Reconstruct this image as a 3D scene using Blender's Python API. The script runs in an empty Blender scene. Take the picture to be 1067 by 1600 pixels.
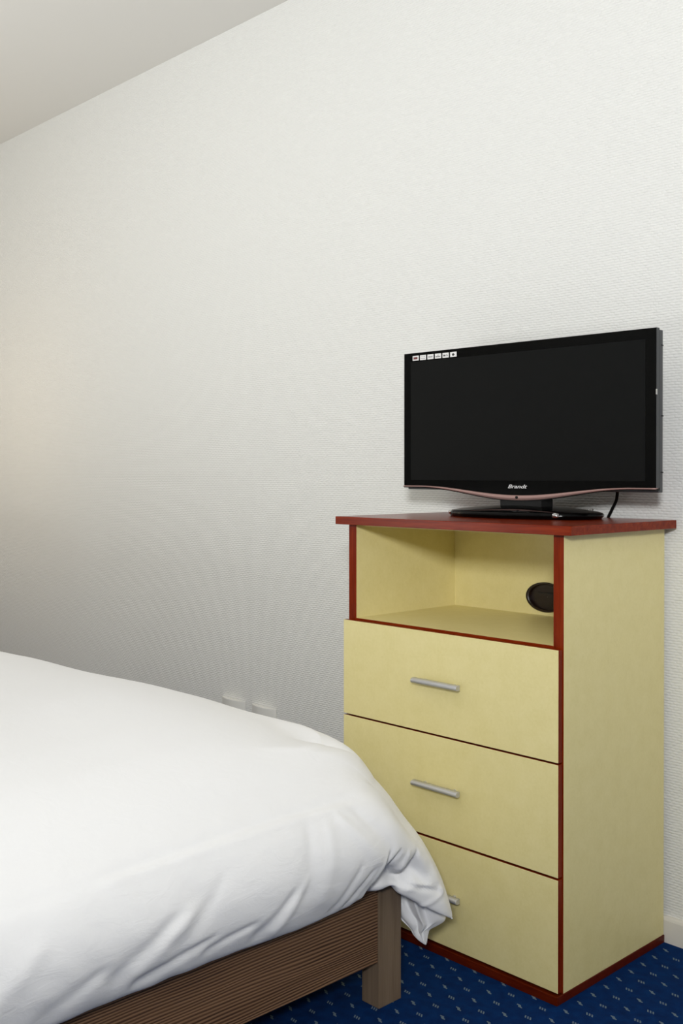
import bpy, bmesh, math, random
import numpy as np
from mathutils import Vector, noise

random.seed(4)
S = bpy.context.scene
C = S.collection

# ------------------------------------------------------------------ camera
cd = bpy.data.cameras.new('camera')
cam = bpy.data.objects.new('camera', cd); C.objects.link(cam)
cam.location = (1.2055, -2.1547, 1.0582)
cam.rotation_euler = (math.pi/2 - 0.0074, 0, 0.8095)
cd.sensor_fit = 'VERTICAL'; cd.sensor_height = 36.0
cd.lens = 1637.6/1600*36.0
cd.shift_y = -48.1/1600
cd.clip_start = 0.02
S.camera = cam

# ------------------------------------------------------------------ world, exposure
w = bpy.data.worlds.new('world'); S.world = w; w.use_nodes = True
w.node_tree.nodes['Background'].inputs[0].default_value = (0.9, 0.95, 1.0, 1)
w.node_tree.nodes['Background'].inputs[1].default_value = 0.25
S.view_settings.view_transform = 'Standard'
S.view_settings.look = 'None'
S.view_settings.gamma = 1
S.view_settings.use_curve_mapping = False
S.view_settings.exposure = 0.0

# ------------------------------------------------------------------ lights
def area(name, loc, target, sx, sy, power, col):
    l = bpy.data.lights.new(name, 'AREA'); l.shape = 'RECTANGLE'; l.size = sx; l.size_y = sy
    l.energy = power; l.color = col
    o = bpy.data.objects.new(name, l); C.objects.link(o); o.location = loc
    o.rotation_euler = (Vector(target)-Vector(loc)).to_track_quat('-Z', 'Y').to_euler()
    return o
LIGHTS = [   # a bounced flash beside the camera, thrown up and across the room, and an added, unseen upward fill over the bed
 ('flash_wide', (1.75, -2.95, 1.72), (-1.9, 0, 2.5), .35, .35, 20, (.985, .995, 1.0), 2.0),
 ('flash_up', (1.75, -2.95, 1.72), (-.8, 0, 3.6), .35, .35, 32, (.985, .995, 1.0), 2.6),
 ('fill_bed', (-1.8, -2.2, .85), (-1.8, -2.1, 2.55), .8, .8, 30, (.99, 1.0, .98), 3.14),
]
for a_ in LIGHTS: area(*a_[:7]).data.spread = a_[7]
lp = bpy.data.lights.new('bedside_glow', 'POINT'); lp.energy = 6.0; lp.color = (1.0, 0.80, 0.55); lp.shadow_soft_size = 0.12
lo = bpy.data.objects.new('bedside_glow', lp); C.objects.link(lo); lo.location = (-3.1, -0.8, 1.3)

# ------------------------------------------------------------------ node helpers
class V:
    """a float socket with arithmetic"""
    def __init__(s, nt, sock): s.nt, s.s = nt, sock
    def _op(s, op, *a):
        n = s.nt.nodes.new('ShaderNodeMath'); n.operation = op
        for i, x in enumerate((s,)+a):
            if isinstance(x, V): s.nt.links.new(x.s, n.inputs[i])
            else: n.inputs[i].default_value = x
        return V(s.nt, n.outputs[0])
    def __add__(s, o): return s._op('ADD', o)
    __radd__ = __add__
    def __sub__(s, o): return s._op('SUBTRACT', o)
    def __mul__(s, o): return s._op('MULTIPLY', o)
    __rmul__ = __mul__
    def __truediv__(s, o): return s._op('DIVIDE', o)
    def floor(s): return s._op('FLOOR')
    def abs(s): return s._op('ABSOLUTE')
    def lt(s, o): return s._op('LESS_THAN', o)
    def gt(s, o): return s._op('GREATER_THAN', o)
    def max(s, o): return s._op('MAXIMUM', o)
    def min(s, o): return s._op('MINIMUM', o)
    def mod(s, o): return s._op('FLOORED_MODULO', o)
    def sin(s): return s._op('SINE')
    def pow(s, o): return s._op('POWER', o)

def mat(name, col=(.8,.8,.8), rough=.5, metal=0, spec=.5, coat=0):
    m = bpy.data.materials.new(name); m.use_nodes = True
    b = m.node_tree.nodes['Principled BSDF']
    b.inputs['Base Color'].default_value = (*col, 1)
    b.inputs['Roughness'].default_value = rough
    b.inputs['Metallic'].default_value = metal
    b.inputs['Specular IOR Level'].default_value = spec
    b.inputs['Coat Weight'].default_value = coat
    return m
def BS(m): return m.node_tree.nodes['Principled BSDF']
def coords(nt, scale=(1,1,1), rot=(0,0,0), kind='Object'):
    tc = nt.nodes.new('ShaderNodeTexCoord'); mp = nt.nodes.new('ShaderNodeMapping')
    mp.inputs['Scale'].default_value = scale; mp.inputs['Rotation'].default_value = rot
    nt.links.new(tc.outputs[kind], mp.inputs['Vector'])
    return mp.outputs['Vector']
def noise_tex(nt, vec, scale, detail=3, rough=.5, dist=0):
    n = nt.nodes.new('ShaderNodeTexNoise'); n.inputs['Scale'].default_value = scale
    n.inputs['Detail'].default_value = detail; n.inputs['Roughness'].default_value = rough
    n.inputs['Distortion'].default_value = dist
    nt.links.new(vec, n.inputs['Vector']); return V(nt, n.outputs['Fac'])
def ramp(nt, fac, stops):
    r = nt.nodes.new('ShaderNodeValToRGB'); e = r.color_ramp.elements
    while len(e) < len(stops): e.new(.5)
    for i, (p, c) in enumerate(stops): e[i].position = p; e[i].color = (*c, 1)
    nt.links.new(fac.s, r.inputs['Fac']); return r.outputs['Color']
def mixc(nt, fac, a, b):
    n = nt.nodes.new('ShaderNodeMix'); n.data_type = 'RGBA'
    if isinstance(fac, V): nt.links.new(fac.s, n.inputs['Factor'])
    else: n.inputs['Factor'].default_value = fac
    for k, x in ((6, a), (7, b)):
        if isinstance(x, tuple): n.inputs[k].default_value = (*x, 1)
        else: nt.links.new(x, n.inputs[k])
    return n.outputs[2]
def bump(m, h, dist, strength=1.0):
    nt = m.node_tree; b = nt.nodes.new('ShaderNodeBump')
    b.inputs['Strength'].default_value = strength; b.inputs['Distance'].default_value = dist
    nt.links.new(h.s, b.inputs['Height']); nt.links.new(b.outputs[0], BS(m).inputs['Normal'])
def setc(m, c): m.node_tree.links.new(c, BS(m).inputs['Base Color'])

# ------------------------------------------------------------------ materials
def wallpaper(name, rot):
    m = mat(name, (.80,.80,.775), .75, spec=.25); nt = m.node_tree
    v = coords(nt, (1,1,1), rot)
    wob = noise_tex(nt, v, 35, 2)
    sp = nt.nodes.new('ShaderNodeSeparateXYZ'); nt.links.new(v, sp.inputs[0])
    x = V(nt, sp.outputs[0]); z = V(nt, sp.outputs[2])
    row = (z + wob*0.004)/0.0062
    odd = row.floor().mod(2.0)
    a = (row*math.pi).sin().abs()
    b = ((x/0.017 + odd*0.5 + wob*1.4)*math.pi).sin().abs()
    g = noise_tex(nt, v, 220, 2)
    h = (a.pow(.6))*(b.pow(.5))*(noise_tex(nt, v, 60, 2)*0.8+0.5) + g*0.35
    bump(m, h, 0.0012, 0.85)
    return m
M = {}
M['wall'] = wallpaper('wallpaper', (0,0,0))
M['wall_side'] = wallpaper('wallpaper_side', (0,0,math.pi/2))
m = M['ceiling'] = mat('ceiling_paint', (.74,.725,.69), .9, spec=.2)
bump(m, noise_tex(m.node_tree, coords(m.node_tree), 180, 2), .0006, .3)
M['skirting'] = mat('skirting_paint', (.74,.71,.65), .45)
m = M['cream'] = mat('cream_laminate', (.70,.64,.40), .36, spec=.45); nt = m.node_tree
v = coords(nt)
n1 = noise_tex(nt, v, 28, 5, .65); n2 = noise_tex(nt, v, 170, 3, .6)
setc(m, ramp(nt, n1*.6+n2*.4, [(.35,(.77,.675,.31)),(.5,(.80,.705,.34)),(.65,(.825,.73,.37))]))
bump(m, noise_tex(nt, v, 900, 2), .0002, .25)
def mahogany(name, sc, rough, spec=.12, k=1.0):
    m = mat(name, (.2,.03,.015), rough, spec=spec); nt = m.node_tree
    n1 = noise_tex(nt, coords(nt, sc), 1, 4, .6, .6); n2 = noise_tex(nt, coords(nt, tuple(k*5 for k in sc)), 1, 2)
    setc(m, ramp(nt, n1*.7+n2*.3, [(.3,(.115*k,.0085*k,.0004*k)),(.5,(.19*k,.0165*k,.0010*k)),(.7,(.265*k,.032*k,.004*k))]))
    return m
M['maho'] = mahogany('mahogany_edging', (6,60,60), .3)
M['maho_v'] = mahogany('mahogany_edging_upright', (70,70,5), .3)
M['maho_shade'] = mahogany('shaded_mahogany_plinth', (6,60,60), .35, .16, .5)  # same mahogany darkened: the shade near the floor is put into the colour
M['maho_top'] = mahogany('mahogany_top', (5,70,70), .24, .16)
m = M['carpet'] = mat('blue_carpet', (.01,.07,.25), .95, spec=.1); nt = m.node_tree
v = coords(nt)
sp = nt.nodes.new('ShaderNodeSeparateXYZ')
wv = noise_tex(nt, v, 420, 2)
nt.links.new(v, sp.inputs[0])
x = V(nt, sp.outputs[0]) + (wv-.5)*.0022; y = V(nt, sp.outputs[1]) + (noise_tex(nt, coords(nt,(1,1,1),(0,0,1)), 420, 2)-.5)*.0022
PX, PY = .03836, .0480
kx = (x-.024+PX/2)/PX
col = kx.floor(); odd = col.mod(2.0)
lx = (kx-col)*PX - PX/2
ky = (y+.0350-odd*.0235+PY/2)/PY
ly = (ky-ky.floor())*PY - PY/2
def rect(a, b, cx, cy, hx, hy): return ((a-cx).abs().lt(hx))*((b-cy).abs().lt(hy))
sl = lx + ly*0.55
A = rect(sl, ly, -.0058, 0, .0017, .0040).max(rect(sl, ly, 0, 0, .0017, .0040)).max(rect(sl, ly, .0058, 0, .0017, .0040))
B = rect(sl, ly, -.0022, .0026, .0046, .0018).max(rect(sl, ly, .0022, -.0026, .0046, .0018)).max(rect(sl, ly, 0, 0, .0036, .0018))
mot = A*odd + B*(odd*-1.0+1.0)
pile = noise_tex(nt, v, 700, 2); cloud = noise_tex(nt, v, 45, 3)
base = ramp(nt, pile*.55+cloud*.45, [(.3,(.0003,.011,.060)),(.5,(.0006,.023,.115)),(.7,(.0012,.040,.175))])
mc = ramp(nt, pile, [(.3,(.11,.165,.21)),(.7,(.26,.33,.37))])
setc(m, mixc(nt, mot*.85, base, mc))
bump(m, pile+mot*.3, .0025, .8)
m = M['cotton'] = mat('white_cotton', (.91,.91,.915), .85, spec=.2); nt = m.node_tree
BS(m).inputs['Sheen Weight'].default_value = .15
v = coords(nt)
h = noise_tex(nt, coords(nt,(1,1,2.5),(0.3,0,0.5)), 16, 4, .6, .8)*1.0 + noise_tex(nt, v, 900, 1)*.03
bump(m, h, .004, .35)
M['mattress'] = mat('mattress_ticking', (.7,.7,.68), .9)
def wood(name, sc, dark, mid, light, b=.6):
    m = mat(name, mid, .55, spec=.35); nt = m.node_tree
    n1 = noise_tex(nt, coords(nt, sc), 1, 3, .65, .25)
    n2 = noise_tex(nt, coords(nt, tuple(k*.25 for k in sc)), 1, 2)
    setc(m, ramp(nt, n1*.8+n2*.2, [(.36,dark),(.5,mid),(.62,light)]))
    bump(m, n1, .002, b); return m
m = M['rail'] = mat('brown_ridged_oak', (.16,.088,.046), .55, spec=.3); nt = m.node_tree
v = coords(nt); sp = nt.nodes.new('ShaderNodeSeparateXYZ'); nt.links.new(v, sp.inputs[0])
ph = noise_tex(nt, coords(nt, (2,1.6,14)), 1, 2)          # slow drift of the grain
st_ = ((V(nt, sp.outputs[2])/.0056 + ph*5.0)*(2*math.pi)).sin()*.5+.5
fine = noise_tex(nt, coords(nt, (4,3,330)), 1, 3, .65, .2); patch = noise_tex(nt, coords(nt, (3,2.2,26)), 1, 2)
hh = st_*.34 + fine*.42 + patch*.24
setc(m, ramp(nt, hh, [(.27,(.035,.016,.008)),(.45,(.135,.070,.036)),(.62,(.245,.138,.076))]))
bump(m, st_*.6+fine*.4, .0012, .8)
M['bed_leg'] = wood('brown_oak_post', (90,90,4), (.15,.105,.066), (.185,.13,.085), (.21,.15,.10), .15)
M['black'] = mat('gloss_black_plastic', (.0012,.0012,.0012), .07, spec=.14)
M['black_matte'] = mat('matte_black_plastic', (.006,.006,.006), .4, spec=.2)
M['side_grey'] = mat('grey_black_plastic', (.035,.038,.042), .35)
M['screen'] = mat('matte_lcd_screen', (.0040,.0044,.0043), .6, spec=.12)
M['rose'] = mat('rose_silver_plastic', (.40,.25,.225), .35, metal=.25)
M['chrome'] = mat('chrome', (.8,.8,.8), .12, metal=1)
M['silver'] = mat('brushed_aluminium', (.56,.56,.575), .36, metal=.55)
M['logo'] = mat('silver_lettering', (.75,.75,.75), .4)
M['paper'] = mat('sticker_white', (.78,.77,.76), .5)
M['ink_red'] = mat('sticker_red', (.14,.02,.02), .5)
M['ink_grey'] = mat('sticker_grey', (.28,.28,.28), .5)
M['ink_black'] = mat('sticker_black', (.02,.02,.02), .5)
M['grommet'] = mat('dark_brown_plastic', (.012,.005,.004), .4)
M['socket'] = mat('socket_white_plastic', (.80,.79,.75), .35)
M['gap'] = mat('dark_gap', (.01,.008,.006), .8)

# ------------------------------------------------------------------ mesh helpers
def link(name, me, parent=None):
    o = bpy.data.objects.new(name, me); C.objects.link(o)
    if parent: o.parent = parent
    return o
def from_bm(name, bm, mats, parent=None, smooth=False, rule=None):
    me = bpy.data.meshes.new(name)
    bmesh.ops.recalc_face_normals(bm, faces=bm.faces)
    bm.normal_update()
    if rule:
        for f in bm.faces: f.material_index = rule(f)
    if smooth:
        for f in bm.faces: f.smooth = True
    bm.to_mesh(me); bm.free()
    for mm in (mats if isinstance(mats, (list, tuple)) else [mats]): me.materials.append(mm)
    return link(name, me, parent)
def box_bm(x0,x1,y0,y1,z0,z1,bev=0,seg=1,bm=None):
    bm2 = bmesh.new()
    bmesh.ops.create_cube(bm2, size=1)
    for v in bm2.verts: v.co = Vector(((x0+x1)/2+v.co.x*(x1-x0),(y0+y1)/2+v.co.y*(y1-y0),(z0+z1)/2+v.co.z*(z1-z0)))
    if bev: bmesh.ops.bevel(bm2, geom=bm2.edges[:]+bm2.verts[:], offset=bev, segments=seg, affect='EDGES', profile=.5)
    if bm is None: return bm2
    t = bpy.data.meshes.new('tmp'); bm2.to_mesh(t); bm2.free(); bm.from_mesh(t); bpy.data.meshes.remove(t); return bm
def box(name, x0,x1,y0,y1,z0,z1, mats, parent=None, bev=.0006, seg=1, rule=None):
    return from_bm(name, box_bm(x0,x1,y0,y1,z0,z1,bev,seg), mats, parent, rule=rule)
def tag(o, label=None, cat=None, group=None, kind=None):
    if label: o['label'] = label
    if cat: o['category'] = cat
    if group: o['group'] = group
    if kind: o['kind'] = kind
    return o
def thing(name, loc, label, cat, group=None, rz=0):
    o = bpy.data.objects.new(name, None); C.objects.link(o); o.location = loc; o.rotation_euler = (0,0,rz)
    o.empty_display_size = .1
    return tag(o, label, cat, group)
def prism(name, pts, axis, a0, a1, mats, parent=None, bev=0, smooth=False, rule=None, seg=2):
    """closed outline pts (2-D) extruded along an axis"""
    bm = bmesh.new()
    def P(p, a):
        return {'x':(a,p[0],p[1]),'y':(p[0],a,p[1]),'z':(p[0],p[1],a)}[axis]
    A = [bm.verts.new(P(p,a0)) for p in pts]; B = [bm.verts.new(P(p,a1)) for p in pts]
    n = len(pts)
    fa = bm.faces.new(A); fb = bm.faces.new(B[::-1])
    for i in range(n): bm.faces.new((A[i],B[i],B[(i+1)%n],A[(i+1)%n]))
    bmesh.ops.recalc_face_normals(bm, faces=bm.faces)
    if bev:
        es = [e for e in bm.edges if fa in e.link_faces or fb in e.link_faces]
        bmesh.ops.bevel(bm, geom=es, offset=bev, segments=seg, affect='EDGES', profile=.5)
    o = from_bm(name, bm, mats, parent, rule=rule)
    if smooth:
        for f in o.data.polygons: f.use_smooth = len(f.vertices) == 4
    return o
def tube(name, pts, r, m, parent=None, n=10):
    cu = bpy.data.curves.new(name, 'CURVE'); cu.dimensions = '3D'; cu.bevel_depth = r; cu.bevel_resolution = 3
    sp = cu.splines.new('BEZIER'); sp.bezier_points.add(len(pts)-1)
    for b, p in zip(sp.bezier_points, pts): b.co = p; b.handle_left_type = b.handle_right_type = 'AUTO'
    cu.use_fill_caps = True
    o = bpy.data.objects.new(name, cu)
    dg = bpy.context.evaluated_depsgraph_get()
    C.objects.link(o); dg.update()
    me = bpy.data.meshes.new_from_object(o.evaluated_get(dg))
    bpy.data.objects.remove(o); me.materials.clear(); me.materials.append(m)
    for f in me.polygons: f.use_smooth = True
    return link(name, me, parent)

# ------------------------------------------------------------------ room
XL, XR, YN, H = -3.75, 2.55, -4.25, 2.5508
def struct(o): o['kind'] = 'structure'; return o
T = .12
struct(box('floor', XL-T, XR+T, YN-T, T, -.1, 0, M['carpet'], bev=0))
struct(box('ceiling', XL-T, XR+T, YN-T, T, H, H+.1, M['ceiling'], bev=0))
WB = .012      # the wall face; the skirting stands 12 mm proud of it and the cabinet touches the skirting
struct(box('wall_back', XL-T, XR+T, WB, T, 0, H, M['wall'], bev=0))
struct(box('wall_left', XL-T, XL, YN, WB, 0, H, M['wall_side'], bev=0))
struct(box('wall_right', XR, XR+T, YN, WB, 0, H, M['wall_side'], bev=0))
struct(box('wall_front', XL-T, XR+T, YN-T, YN, 0, H, M['wall'], bev=0))
# skirting with a rounded top edge, proud of the wall
sk = [(WB,0),(0,0),(0,.050),(.0015,.055),(.005,.058),(WB,.058)]
struct(prism('baseboard_back', sk, 'x', XL, XR, M['skirting']))

# ------------------------------------------------------------------ cabinet
W, D, HC = .6157, .3944, .9545
cab = thing('drawer_cabinet', (-W/2, -D/2, 0), 'cream laminate drawer cabinet with mahogany red edges, open niche and three drawers', 'cabinet')
cab_off = Vector((W/2, D/2, 0))
def cabpart(o): o.location = cab_off; o.parent = cab; return o
front = lambda f: 1 if f.normal.y < -.3 else 0
zt = HC-.019
cabpart(box('top_panel', -W-.029, .029, -D-.018, -.001, zt, HC, M['maho_top'], bev=.0012, seg=2))
cabpart(box('side_panel', -W, -W+.0255, -D, -.002, .0176, zt, [M['cream'],M['maho_v']], rule=front))
cabpart(box('side_panel', -.0245, 0, -D, -.002, .0176, zt, [M['cream'],M['maho_v']], rule=front))
cabpart(box('shelf', -W+.0255, -.0245, -D, -.03, .6975, .7115, [M['cream'],M['maho']], rule=front))
cabpart(box('niche_ceiling', -W+.0255, -.0245, -D+.02, -.03, zt-.004, zt, M['cream']))
# back panel with an oval cable hole
bmb = bmesh.new()
gx, gz, ga, gb = -.300, .756, .0585, .0365
x0, x1, z0, z1 = -W+.0255, -.0245, .0176, zt
N = 64; inner = []; outer = []
for i in range(N):
    a = 2*math.pi*i/N; c, s = math.cos(a), math.sin(a)
    inner.append(bmb.verts.new((gx+ga*c, -.03, gz+gb*s)))
    k = min(((x1-gx)/c if c > 1e-6 else (x0-gx)/c if c < -1e-6 else 1e9), ((z1-gz)/s if s > 1e-6 else (z0-gz)/s if s < -1e-6 else 1e9))
    outer.append(bmb.verts.new((gx+k*c, -.03, gz+k*s)))
for i in range(N): bmb.faces.new((inner[i], inner[(i+1)%N], outer[(i+1)%N], outer[i]))
for zc in (z0, z1):
    for xc in (x0, x1):
        cv = bmb.verts.new((xc, -.03, zc))
        av = min((v for v in outer if abs(v.co.x-xc) < 1e-5), key=lambda v: (v.co-cv.co).length)
        bv = min((v for v in outer if abs(v.co.z-zc) < 1e-5), key=lambda v: (v.co-cv.co).length)
        if av is not bv: bmb.faces.new((av, cv, bv))
r = bmesh.ops.extrude_face_region(bmb, geom=bmb.faces[:])
for g in r['geom']:
    if isinstance(g, bmesh.types.BMVert): g.co.y = -.018
cabpart(from_bm('back_panel', bmb, M['cream']))
# oval grommet: rim ring, recessed insert with a slot
def oval(a, b, n=56): return [(gx+a*math.cos(2*math.pi*i/n), gz+b*math.sin(2*math.pi*i/n)) for i in range(n)]
bmr = bmesh.new(); rings = []
for (k, yy) in ((1.0,-.030),(1.0,-.0335),(.97,-.0345),(.90,-.0345),(.86,-.033),(.85,-.024),(.0,-.024)):
    rings.append([bmr.verts.new((p[0], yy, p[1])) for p in oval(max(ga*k,.0005), max(gb*k,.0005))])
for A_, B_ in zip(rings, rings[1:]):
    for i in range(56): bmr.faces.new((A_[i], A_[(i+1)%56], B_[(i+1)%56], B_[i]))
g = cabpart(from_bm('cable_grommet', bmr, M['grommet'])); g['label'] = 'dark brown oval cable grommet'
slot = box('grommet_slot', gx-.028, gx+.045, -.0262, -.0238, gz+.008, gz+.011, M['gap'], bev=0); slot.parent = g
pl = [(-W,-D-.0222),(0.0012,-D-.0222),(0.0012,-.001),(-W,-.001)]
cabpart(prism('plinth', pl, 'z', 0, .0176, M['maho_shade'], bev=.0012))
cabpart(box('drawer_carcass', -W+.0262, -.0252, -D+.004, -.032, .02, .690, M['gap'], bev=0))
def drawer_front(z0, z1):
    rule = lambda f: 1 if (abs(f.normal.x) > .5 or abs(f.normal.z) > .5) else 0
    d = cabpart(box('drawer', -W, 0.0, -D-.0175, -D-.0040, z0, z1, [M['cream'], M['maho_v']], bev=.0009, seg=2, rule=rule))
    zc = (z0+z1)/2 + .003
    # D-section pull bar
    yb = -D-.0175
    prof = [(yb-.0115, zc+.0058),(yb-.019, zc+.0058),(yb-.0228, zc+.0045),(yb-.0252, zc+.0018),(yb-.0255, zc-.001),(yb-.0240, zc-.0038),(yb-.0215, zc-.0054),(yb-.018,zc-.006),(yb-.0115,zc-.006)]
    h = prism('handle', prof, 'x', -.3755, -.2435, M['silver'], d, bev=.0008, smooth=True)
    h['label'] = 'brushed silver bar pull'
    for xx in (-.352, -.267):
        bm = bmesh.new(); bmesh.ops.create_cone(bm, cap_ends=True, segments=16, radius1=.0038, radius2=.0038, depth=.0135)
        for v in bm.verts: v.co = Vector((xx+v.co.x, yb-.0064+v.co.z, zc+v.co.y))
        from_bm('handle_post', bm, M['silver'], h)
drawer_front(.4825, .7073)
drawer_front(.2536, .4790)
drawer_front(.0232, .2492)

# ------------------------------------------------------------------ television
tvx, tvy = -.2909, -.16
tv = thing('television', (tvx, tvy+.03, HC), 'flat black widescreen television on oval stand, standing on the cabinet top', 'television', rz=.0267)
def tvp(o): o.parent = tv; return o
# local frame: x from the screen's centre, y from the front plane (shifted), z from the cabinet top
yo = -.03
w2, zb, ztp = .3539, 1.0145-HC, 1.3663-HC
def chin(x, dz=0):      # lower outline, dipping in the middle
    u = min(1, abs(x)/(.30)); k = .5*(1+math.cos(math.pi*u))
    return zb + .0005 - .0205*k + dz
# front bezel plate with the screen opening
sx0, sx1, sz0, sz1 = -.330, .3285, 1.0415-HC, 1.3435-HC
n = 48
xs = [-w2+2*w2*i/n for i in range(n+1)]
out = [(-w2, ztp),(w2, ztp)] + [(x, chin(x, .0125-.003*0)) for x in xs[::-1]]
bz = prism('bezel', out, 'y', yo, yo+.014, [M['black'], M['side_grey']], tv, bev=.0012, rule=lambda f: 1 if abs(f.normal.x) > .9 else 0)
# screen slightly recessed: cut shown as a thin sunken panel with frame lip
box('screen', sx0, sx1, yo-.0006, yo+.002, sz0, sz1, M['screen'], tv, bev=.0003)['label'] = 'matte dark grey screen'
# rose-silver strip under the bezel following its curve
bm = bmesh.new(); rows = []
for x in xs:
    k = .5*(1+math.cos(math.pi*min(1,abs(x)/.30)))
    th = .0032 + .0085*k
    t0 = chin(x, .0125); 
    e = .0 if abs(x) < w2-.004 else .001
    rows.append([bm.verts.new(q) for q in ((x, yo+.012, t0), (x, yo-.0015, t0-.0002), (x, yo-.0030, t0-th*.35), (x, yo-.0018, t0-th), (x, yo+.012, t0-th-.001))])
for a, b in zip(rows, rows[1:]):
    for i in range(4): bm.faces.new((a[i], b[i], b[i+1], a[i+1]))
    bm.faces.new((a[4], b[4], b[0], a[0]))
bm.faces.new(rows[0]); bm.faces.new(rows[-1][::-1])
st = from_bm('trim_strip', bm, M['rose'], tv, smooth=True); st['label'] = 'curved rose silver strip'
# black lower lip behind the strip
bm = bmesh.new(); rows = []
for x in xs:
    k = .5*(1+math.cos(math.pi*min(1,abs(x)/.30))); th = .0032+.0085*k; t0 = chin(x,.0125)-th
    rows.append([bm.verts.new(q) for q in ((x, yo+.016, t0+.004), (x, yo+.0005, t0+.001), (x, yo+.0005, t0-.0022), (x, yo+.016, t0-.0022))])
for a, b in zip(rows, rows[1:]):
    for i in range(4): bm.faces.new((a[i], b[i], b[(i+1)%4], a[(i+1)%4]))
bm.faces.new(rows[0]); bm.faces.new(rows[-1][::-1])
from_bm('lower_lip', bm, M['black'], tv)
bm = bmesh.new(); bmesh.ops.create_uvsphere(bm, u_segments=16, v_segments=10, radius=.0042)
for v in bm.verts: v.co = Vector((v.co.x, yo-.0030+v.co.y*.3, chin(0,.0125)-.0050+v.co.z*.8))
from_bm('power_light', bm, M['black_matte'], tv, smooth=True)
# housing: stepped rear shell
box('rear_shell', -w2+.002, w2-.0005, yo+.014, yo+.030, zb+.003, ztp-.003, M['side_grey'], tv, bev=.002, seg=2)
box('rear_housing', -.27, .27, yo+.030, yo+.060, zb+.02, ztp-.05, M['black_matte'], tv, bev=.012, seg=3)
for zz in (.375, .225, .105):
    from_bm('side_seam', box_bm(w2-.001, w2+.0003, yo+.021, yo+.0305, zz, zz+.0022), M['black'], tv)
bm = box_bm(w2-.0015, w2+.0010, yo-.0008, yo+.003, .188+.082, .188+.094, .0006)
for v in bm.verts: pass
from_bm('side_button', bm, M['chrome'], tv)
# neck and oval stand
prism('stand_neck', [(-.052,yo+.004),(.064,yo+.004),(.068,yo+.045),(-.058,yo+.045)], 'z', .016, .054, M['black_matte'], tv, bev=.004, smooth=False)
bm = bmesh.new(); rings = []
NN = 72; bx, by = .2005, .114
for (k, z) in ((.975,.0),(.98,.0028),(1.0,.006),(1.0,.0105),(.985,.0138),(.94,.0163),(.80,.0200),(.62,.0235),(.42,.0265),(.22,.0290),(.001,.0300)):
    ring = []
    for i in range(NN):
        a = 2*math.pi*i/NN; c, s = math.cos(a), math.sin(a)
        q = 2/2.25
        ring.append(bm.verts.new((.0-.006+bx*k*math.copysign(abs(c)**q, c), .004+by*k*math.copysign(abs(s)**q, s), z)))
    rings.append(ring)
for a, b in zip(rings, rings[1:]):
    for i in range(NN): bm.faces.new((a[i], a[(i+1)%NN], b[(i+1)%NN], b[i]))
bm.faces.new(rings[0][::-1])
sb = from_bm('stand_base', bm, M['black'], tv, smooth=True); sb['label'] = 'gloss black oval stand foot'
for (ax, ay) in ((-.170,-.064),(.138,-.080),(.140,.062),(-.160,.066)):
    bm = bmesh.new(); bmesh.ops.create_cone(bm, cap_ends=True, segments=20, radius1=.0075, radius2=.0065, depth=.010)
    bmesh.ops.bevel(bm, geom=bm.edges[:], offset=.0015, segments=2, affect='EDGES')
    for v in bm.verts: v.co += Vector((ax, ay, .0105 if ay < 0 else .0175))
    from_bm('stand_stud', bm, M['chrome'], tv, smooth=True)
# lettering
fc = bpy.data.curves.new('logo', 'FONT'); fc.body = 'Brandt'; fc.size = .0135; fc.shear = .35; fc.extrude = .0003
fc.offset = .0001; fc.align_x = 'CENTER'
fo = bpy.data.objects.new('logo', fc); C.objects.link(fo)
dg = bpy.context.evaluated_depsgraph_get(); dg.update()
me = bpy.data.meshes.new_from_object(fo.evaluated_get(dg)); bpy.data.objects.remove(fo)
xsv = [v.co.x for v in me.vertices]; sc = .054/(max(xsv)-min(xsv))
for v in me.vertices:
    xx, yy, zz = v.co; v.co = (-.001+xx*sc, yo-.0006-zz, 1.0235-HC+yy*.92)
me.materials.clear(); me.materials.append(M['logo'])
lg = link('logo', me, tv); lg['label'] = 'silver italic maker lettering'
# six little stickers along the top left of the bezel
for i in range(6):
    cx = -.3145+.0245*i + .001; cz = 1.3525-HC
    st = box('sticker', cx-.0100, cx+.0100, yo-.0009, yo-.0003, cz-.0061, cz+.0061, M['paper'], tv, bev=0)
    bm = bmesh.new(); yy0, yy1 = yo-.0012, yo-.0008
    def bar(a, b, c, d): box_bm(cx+a, cx+b, yy0, yy1, cz+c, cz+d, 0, bm=bm)
    if i == 0: bar(-.0068,.0062,-.0030,.0026); ink = M['ink_red']
    elif i == 1:
        ink = M['ink_grey']
        for q in (-.005,0,.005): bar(q-.002,q+.0014,.0014,.0026); bar(q-.0024,q+.002,-.0032,-.0016)
    elif i == 2:
        ink = M['ink_grey']
        for q in (-.0055,-.0028,0,.003,.0055): bar(q-.001,q+.001,-.0014,.0016)
        bar(-.0065,.0065,-.0018,-.0010)
    elif i == 3:
        ink = M['ink_black']
        for q in (-.006,-.003,0,.003,.006): bar(q-.0012,q+.0009,-.0028,-.0004)
        bar(-.002,.003,.0014,.0024)
    elif i == 4:
        ink = M['ink_black']; bar(-.0068,-.0020,-.0024,.0014); bar(0,.0012,-.0022,.001); bar(.003,.0052,.0,.0018); bar(.0045,.0068,-.0024,-.0006)
    else:
        ink = M['ink_black']; bar(-.0040,.0040,-.0018,.0012); bar(-.0022,.0014,-.0034,.0030)
    from_bm('sticker_print', bm, ink, st)
# power cord: leaves the back of the set, drops to the cabinet top and over its rear edge
cp = tube('power_cord', [Vector(q)-Vector(tv.location) for q in ((-.150,-.12,1.06),(-.110,-.030,1.030),(-.1155,-.012,1.002),(-.135,-.002,.972),(-.149,.0040,.9505),(-.153,.0055,.937))], .0037, M['black_matte'], tv)

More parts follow.
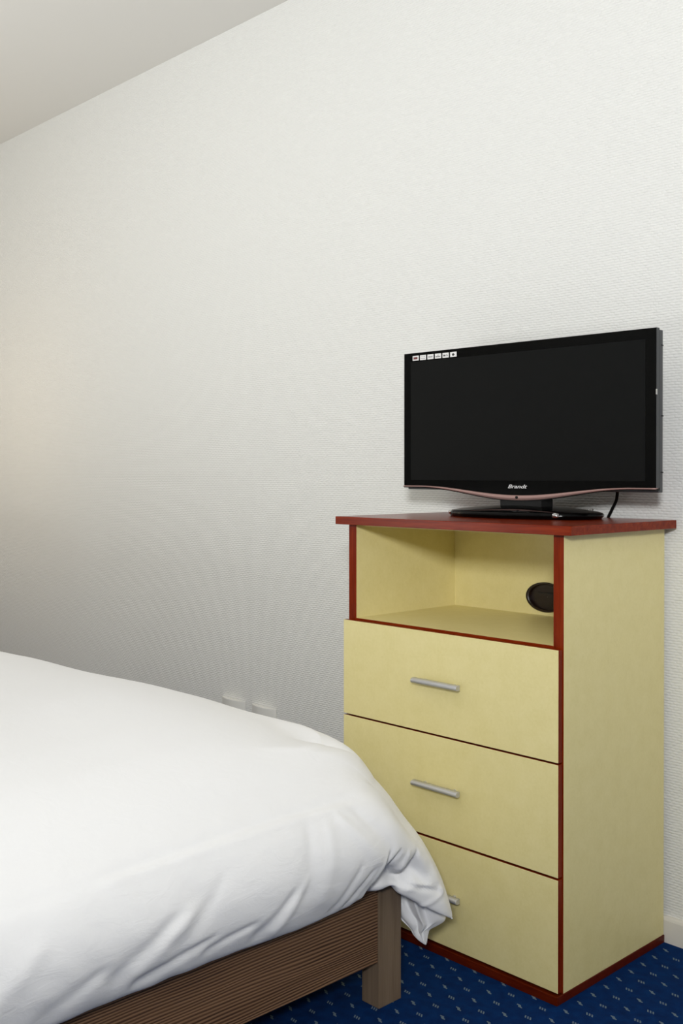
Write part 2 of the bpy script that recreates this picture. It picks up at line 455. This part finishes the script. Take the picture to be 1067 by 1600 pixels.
# ------------------------------------------------------------------ wall sockets
def socket(x0, x1, label):
    t = thing('wall_socket', ((x0+x1)/2, WB, .262), label, 'socket', 'white wall sockets low on the wall')
    hw = (x1-x0)/2; n = 20
    pts = [(-hw, -.001)] + [(-hw+2*hw*i/n, -.005-.017*math.sin(math.pi*i/n)**.8) for i in range(n+1)] + [(hw, -.001)]
    prism('cover_plate', pts, 'z', -.043, .0405, M['socket'], t, bev=.002, seg=2)
    bm = bmesh.new()
    bmesh.ops.create_cone(bm, cap_ends=True, segments=28, radius1=.017, radius2=.017, depth=.003)
    for v in bm.verts: v.co = Vector((v.co.x-.004, -.0215+v.co.z, -.004+v.co.y))
    from_bm('socket_well', bm, M['gap'], t)
    return t
socket(-1.652, -1.527, 'left of the two white wall sockets just above the duvet')
socket(-1.490, -1.370, 'right of the two white wall sockets, nearer the cabinet, with dark socket opening')

# ------------------------------------------------------------------ bed
BX0, BX1, BY0, BY1 = -2.48, -.236, -2.05, -.615
bed = thing('bed_frame', ((BX0+BX1)/2, (BY0+BY1)/2, 0), 'brown ridged wood bed frame on square legs beside the cabinet', 'bed')
bo = Vector((-(BX0+BX1)/2, -(BY0+BY1)/2, 0))
def bp_(o): o.location = bo; o.parent = bed; return o
for (xa, xb) in ((BX1-.048, BX1), (BX0, BX0+.048)):
    for (ya, yb) in ((BY1-.064, BY1), (BY0, BY0+.064)):
        bp_(box('leg', xa, xb, ya, yb, 0, .245, M['bed_leg'], bev=.0015, seg=2))
bp_(box('foot_rail', BX1-.028, BX1-.003, BY0+.064, BY1-.064, .0915, .243, M['rail'], bev=.0012, seg=2))
bp_(box('side_rail', BX0+.048, BX1-.048, BY1-.030, BY1-.004, .0915, .243, M['rail'], bev=.0012, seg=2))
bp_(box('side_rail', BX0+.048, BX1-.048, BY0+.004, BY0+.030, .0915, .243, M['rail'], bev=.0012, seg=2))
bp_(box('slat_base', BX0+.03, BX1-.03, BY0+.032, BY1-.032, .20, .232, M['rail'], bev=.001))
bp_(box('headboard', BX0-.03, BX0, BY0, BY1, .05, .86, M['rail'], bev=.002, seg=2))
mt = box('mattress', BX0+.02, BX1-.045, BY0+.03, BY1-.045, .2335, .415, M['mattress'], bev=.035, seg=4)
tag(mt, 'white mattress under the duvet on the brown bed frame', 'mattress')

# duvet ------------------------------------------------------------
cx, cy = (BX0+BX1)/2, (BY0+BY1)/2
ha, hb = (BX1-BX0)/2, (BY1-BY0)/2
r0 = .05
def P_base(side, f, d):
    A, B = ha+d, hb+d
    R = r0 if d > 0 else r0-.7*d
    R = max(.0001, min(R, .8*B))
    sx = {'near':None}
    if side == 'foot':  return (cx+A, cy-(B-R)+2*(B-R)*f), (1,0)
    if side == 'far':   return (cx+(A-R)-2*(A-R)*f, cy+B), (0,1)
    if side == 'head':  return (cx-A, cy+(B-R)-2*(B-R)*f), (-1,0)
    if side == 'near':  return (cx-(A-R)+2*(A-R)*f, cy-B), (0,-1)
    a0, qx, qy = {'nf':(-90,1,-1), 'ff':(0,1,1), 'fh':(90,-1,1), 'hn':(180,-1,-1)}[side]
    a = math.radians(a0+90*f); c, s = math.cos(a), math.sin(a)
    return (cx+qx*(A-R)+R*c, cy+qy*(B-R)+R*s), (c, s)
def spl(keys, n):
    k = np.array(keys, float); L = np.concatenate([[0], np.cumsum(np.hypot(*np.diff(k, axis=0).T))])
    # equal index spacing by key, so tables blend key to key
    t = np.linspace(0, len(k)-1, n); i = np.clip(t.astype(int), 0, len(k)-2); u = t-i
    p = np.vstack([2*k[0]-k[1], k, 2*k[-1]-k[-2]])
    a, b, c, d = p[i], p[i+1], p[i+2], p[i+3]; u = u[:,None]
    return .5*((2*b)+(-a+c)*u+(2*a-5*b+4*c-d)*u**2+(-a+3*b-3*c+d)*u**3)
NL = 150
FOOT = [(-.64,.5862),(-.50,.5858),(-.36,.576),(-.25,.566),(-.15,.547),(-.075,.516),(-.015,.478),(.036,.441),(.064,.405),(.080,.360),(.078,.315),(.062,.275),(.038,.247),(.006,.243),(-.012,.246)]
FAR  = [(-.64,.5862),(-.50,.5858),(-.36,.575),(-.25,.560),(-.17,.543),(-.115,.524),(-.05,.494),(0,.455),(.03,.415),(.045,.37),(.045,.32),(.035,.28),(.02,.25),(0,.243),(-.012,.246)]
DG = [(-.64,.5862),(-.55,.5860),(-.40,.578),(-.30,.560),(-.202,.537),(-.145,.519),(-.090,.491),(-.045,.437),(.0,.374),(.045,.312),(.078,.252),(.097,.205),(.104,.160),(.075,.172),(.03,.20)]
def dconv(D): return (D+.414*r0)/(1.4142 if D+.414*r0 > 0 else 1.704)
CORN = [(dconv(a) if j > 3 else FOOT[j][0], b) for j, (a, b) in enumerate(DG)]
tF, tA, tC = spl(FOOT, NL), spl(FAR, NL), spl(CORN, NL)
segs = [('near',150),('nf',24),('foot',240),('ff',60),('far',150),('fh',14),('head',24),('hn',14)]
tcol = []
for s_, n_ in segs:
    for i in range(n_):
        f = i/n_
        if s_ == 'foot': f = 1-(1-f)**1.25
        if s_ == 'far': f = f**1.35
        if s_ == 'near': f = 1-(1-f)**1.35
        tcol.append((s_, f))
def ss(x): x = np.clip(x, 0, 1); return x*x*(3-2*x)
def sm(x): x = max(0, min(1, x)); return x*x*(3-2*x)
G = np.zeros((len(tcol), NL, 3)); NRM = np.zeros_like(G)
for i, (s_, f) in enumerate(tcol):
    sd = None
    if s_ == 'ff': tab0 = tF*(1-sm(f))+tA*sm(f); sd = abs(f-.5)*.08; rg = .16 if f < .5 else .22
    elif s_ == 'foot': tab0 = tF; sd = .04+(1-f)*1.33; rg = .16
    elif s_ == 'far': tab0 = tA; sd = .04+f*1.95; rg = .22
    elif s_ in ('near','nf'): tab0 = tF if s_ == 'nf' else tA*0.5+tF*.5
    else: tab0 = tA
    if sd is None: wc = np.zeros((NL,1))
    else:
        lo_ = np.clip((np.arange(NL)/NL-.6)/.2, 0, 1)[:,None]      # towards the hem the blend is straighter
        wc = sm(1-sd/rg)*(1-lo_)+max(0, 1-sd/rg)*lo_
    tab = tab0*(1-wc)+tC*wc
    for j in range(NL):
        d, z = tab[j]
        (x, y), (nx, ny) = P_base(s_, f, max(d, -hb+.0001))
        G[i, j] = (x, y, z); NRM[i, j] = (nx, ny, 0)
# crown of the top: drops from the foot, far and near edges add up smoothly, so no mitre line shows
def drop(keys, dist):
    k = np.array(sorted([(-a, .5862-b) for a, b in keys if a <= .001])); dd = np.linspace(0, .8, 400)
    v = np.interp(dd, k[:,0], k[:,1]); ker = np.exp(-np.linspace(-2,2,41)**2); ker /= ker.sum()
    v = np.convolve(np.pad(v, 20, mode='edge'), ker, 'valid')
    return np.interp(dist, dd, v)
Xw, Yw = G[...,0], G[...,1]
dF, dA, dN, dH = BX1-Xw, BY1-Yw, Yw-BY0, Xw-BX0
p_ = 1.6
ztop = .5862-(drop(FOOT, dF)**p_+drop(FAR, dA)**p_+drop(FAR, dN)**p_+drop(FAR, dH)**p_)**(1/p_)
inner = np.minimum(np.minimum(dF, dA), np.minimum(dN, dH))
wtop = ss((inner-.055)/.11)
G[...,2] = G[...,2]*(1-wtop)+ztop*wtop
# undulation of the top and lowering towards the head
X, Y, Z = G[...,0].copy(), G[...,1].copy(), G[...,2].copy()
und = -.002*np.sin(X*3.1+Y*2.0)+.0018*np.sin(X*7.3-Y*4.1+1.0)+.0012*np.sin(X*13+Y*9+2)
top = ss((Z-.42)/.1)
G[...,2] += und*top
fx_ = np.linspace(-2.4, -.1, 461)
fz_ = np.interp(fx_, [-2.3,-2.1,-1.95,-1.8,-1.65,-1.5,-1.35,-1.2,-1.05,-.9,-.75,-.6,-.45,-.3],
    [-.0176,-.0119,-.0061,-.0003,.0054,.0083,.0077,.0106,.0161,.0223,.0252,.018,.007,-.004])
kk_ = np.exp(-np.linspace(-2,2,25)**2); fz_ = np.convolve(np.pad(fz_, 12, mode='edge'), kk_/kk_.sum(), 'valid')
far_dz = np.interp(X, fx_, fz_)
G[...,2] += far_dz*ss((Y+1.25)/.35)*ss((Z-.33)/.15)
# the hem lifts over the leg
G[...,2] += .036*np.exp(-((Y+.690)/.075)**2)*ss((.36-Z)/.09)*ss((X+.32)/.04)
# surface normals of the grid
def normals(G):
    du = np.roll(G, -1, 0)-np.roll(G, 1, 0); dv = np.gradient(G, axis=1)
    n = np.cross(dv, du); n /= np.linalg.norm(n, axis=2, keepdims=True)+1e-12
    return n
Nn = normals(G)
flip = np.sign(np.sum(Nn*(NRM*.6+np.array([0,0,.8])), axis=2).mean()); Nn *= flip
# folds: (y0,z0)->(y1,z1) on the foot side, width, depth(+out)
folds = [
 (-1.19,.375,-1.31,.300,.016,-.010),(-1.16,.375,-1.28,.300,.014,.006),
 (-1.33,.325,-1.42,.285,.014,-.007),(-1.12,.310,-1.27,.272,.010,-.010),(-1.04,.305,-1.14,.282,.008,-.008),
 (-.955,.345,-1.035,.275,.011,-.008),(-.93,.36,-1.00,.275,.010,.006),
 (-1.10,.405,-1.20,.315,.014,-.005),(-.905,.44,-.94,.33,.016,-.005),(-.86,.44,-.90,.30,.014,.004),
 (-.765,.33,-.82,.262,.008,-.008),(-.80,.35,-.855,.265,.008,-.006),(-.845,.44,-.765,.340,.014,.006),(-.80,.44,-.73,.36,.012,-.005),
 (-.722,.355,-.752,.275,.006,-.012),(-.735,.345,-.775,.265,.006,.006),
 (-.695,.345,-.735,.292,.006,-.012),(-.668,.335,-.690,.29,.006,.007),(-.640,.330,-.665,.275,.006,-.012),
 (-.672,.268,-.575,.232,.0035,.006),(-.665,.255,-.590,.236,.005,-.009),(-.560,.232,-.625,.205,.004,.005),(-.650,.300,-.700,.270,.006,.008),
 (-1.50,.37,-1.62,.28,.018,-.008),(-1.70,.38,-1.80,.28,.02,-.008),(-1.42,.40,-1.55,.30,.02,.006)]
disp = np.zeros(X.shape)
Y, Z, X = G[...,1], G[...,2], G[...,0]
footw = ss((X+.42)/.12)
for (y0,z0,y1,z1,wd,am) in folds:
    a = np.array([y0,z0]); b = np.array([y1,z1]); ab = b-a; L2 = ab@ab
    t = ((Y-a[0])*ab[0]+(Z-a[1])*ab[1])/L2; tc = np.clip(t, 0, 1)
    dd = np.hypot(Y-(a[0]+tc*ab[0]), Z-(a[1]+tc*ab[1]))
    wloc = wd*(.55+.75*tc)
    disp += .55*am*np.exp(-(dd/wloc)**2)*ss(tc*3+.15)*footw
# seam along the mattress edge: a small tuck, fading towards the near end
zs = .441+.004*np.sin(Y*5)
disp += footw*(-.0028*np.exp(-((Z-zs-.004)/.005)**2)+.0022*np.exp(-((Z-zs+.006)/.006)**2))*ss((Y+1.34)/.05)*ss((-.74-Y)/.1)
disp += footw*(-.0012*np.exp(-((Z-zs)/.006)**2))
# wrinkled noise on the sides
for i in range(G.shape[0]):
    for j in range(40, NL):
        p = G[i, j]
        if p[2] < .50 and p[0] > -1.6:
            q = Vector((p[0]*7, p[1]*7+p[2]*5, p[2]*3.5))
            q2 = Vector((p[0]*22, p[1]*22+p[2]*17, p[2]*9+3))
            k = min(1, (.50-p[2])/.12)
            disp[i, j] += k*(  .006*noise.noise(q)+.0022*noise.noise(q2))
# corner: tuck under the bulge (pocket) with ragged upper edge, then the flap flares out again
cyw = np.exp(-(np.abs(Y+.690)/.060)**3)*ss((X+.33)/.06)
rag = .010*np.sin(Y*95+.6)
disp += -.034*cyw*np.exp(-((Z-(.276+rag))/.020)**2)
disp += .005*cyw*np.exp(-((Z-.250)/.004)**2)
G2 = G + Nn*disp[...,None]
G2[...,2] = np.maximum(G2[...,2], .12)
bm = bmesh.new(); VV = [[bm.verts.new(G2[i, j]) for j in range(NL)] for i in range(len(tcol))]
n = len(tcol)
for i in range(n):
    for j in range(NL-1):
        bm.faces.new((VV[i][j], VV[(i+1)%n][j], VV[(i+1)%n][j+1], VV[i][j+1]))
starts = {}; k_ = 0
for s_, n_ in segs: starts[s_] = (k_, n_); k_ += n_
f0, fn = starts['far']; n0, nn = starts['near']
for q in range(fn):                                   # quads straight across the middle, far side to near side
    a1, a2 = VV[f0+q][0], VV[(f0+q+1)%n][0]; b1, b2 = VV[(n0+nn-q)%n][0], VV[(n0+nn-q-1)%n][0]
    bm.faces.new((a1, a2, b2, b1))
bm.faces.new([VV[(n0+nn+q)%n][0] for q in range((f0-n0-nn)%n+1)])
bm.faces.new([VV[(f0+fn+q)%n][0] for q in range((n0-f0-fn)%n+1)])
duvet = from_bm('duvet', bm, M['cotton'], smooth=True)
tag(duvet, 'white cotton duvet spread over the bed, its corner drooping past the leg', 'duvet')
sm_ = duvet.modifiers.new('solid', 'SOLIDIFY'); sm_.thickness = .0022; sm_.offset = -1

# drooping inner corner of the cover, hanging below the flap
C0 = Vector((-.236, -.615, 0)); e1 = Vector((.7071, .7071, 0)); e2 = Vector((-.7071, .7071, 0))
levels = [(.240,-.030,.050,.020),(.225,-.034,.062,.026),(.205,-.034,.076,.030),(.180,-.030,.088,.028),(.160,-.020,.092,.025),(.146,-.006,.090,.022),(.135,.008,.074,.018),(.127,.017,.060,.013),(.118,.022,.057,.010),(.108,.032,.055,.007),(.097,.050,.0535,.001)]
lv = spl([(a,b) for a,b,_,_ in levels], 60); lv2 = spl([(c,d) for _,_,c,d in levels], 60)
bm = bmesh.new(); rows = []; NA = 96
for k in range(60):
    z, a = lv[k]; b, th = lv2[k]; row = []
    u = k/59
    for i in range(NA):
        ang = 2*math.pi*i/NA; c, s = math.cos(ang), math.sin(ang)
        dc = (a+b)/2; hw = (b-a)/2
        # pleats converge on the tip
        x_ = dc+hw*c
        pl_ = math.exp(-((c+.35-.2*u)/.10)**2)*-.55 + math.exp(-((c-.02-.1*u)/.07)**2)*.35 + math.exp(-((c-.28)/.12)**2)*-.35 + math.exp(-((c+.7)/.08)**2)*-.3
        th_ = th*(1+(pl_ if s < 0 else 0)*min(1, u*4+.2))
        y_ = .034+ (s*th_)
        P = C0+e1*x_+e2*(y_+.018*max(0, -c)*(1-u)); row.append(bm.verts.new((P.x, P.y, z+.004*math.sin(7*c+3))))
    rows.append(row)
for a, b in zip(rows, rows[1:]):
    for i in range(NA): bm.faces.new((a[i], a[(i+1)%NA], b[(i+1)%NA], b[i]))
bm.faces.new(rows[-1])
dc_ = from_bm('hanging_corner', bm, M['cotton'], smooth=True); dc_.parent = duvet
dc_['label'] = 'folded hanging corner of the cover'
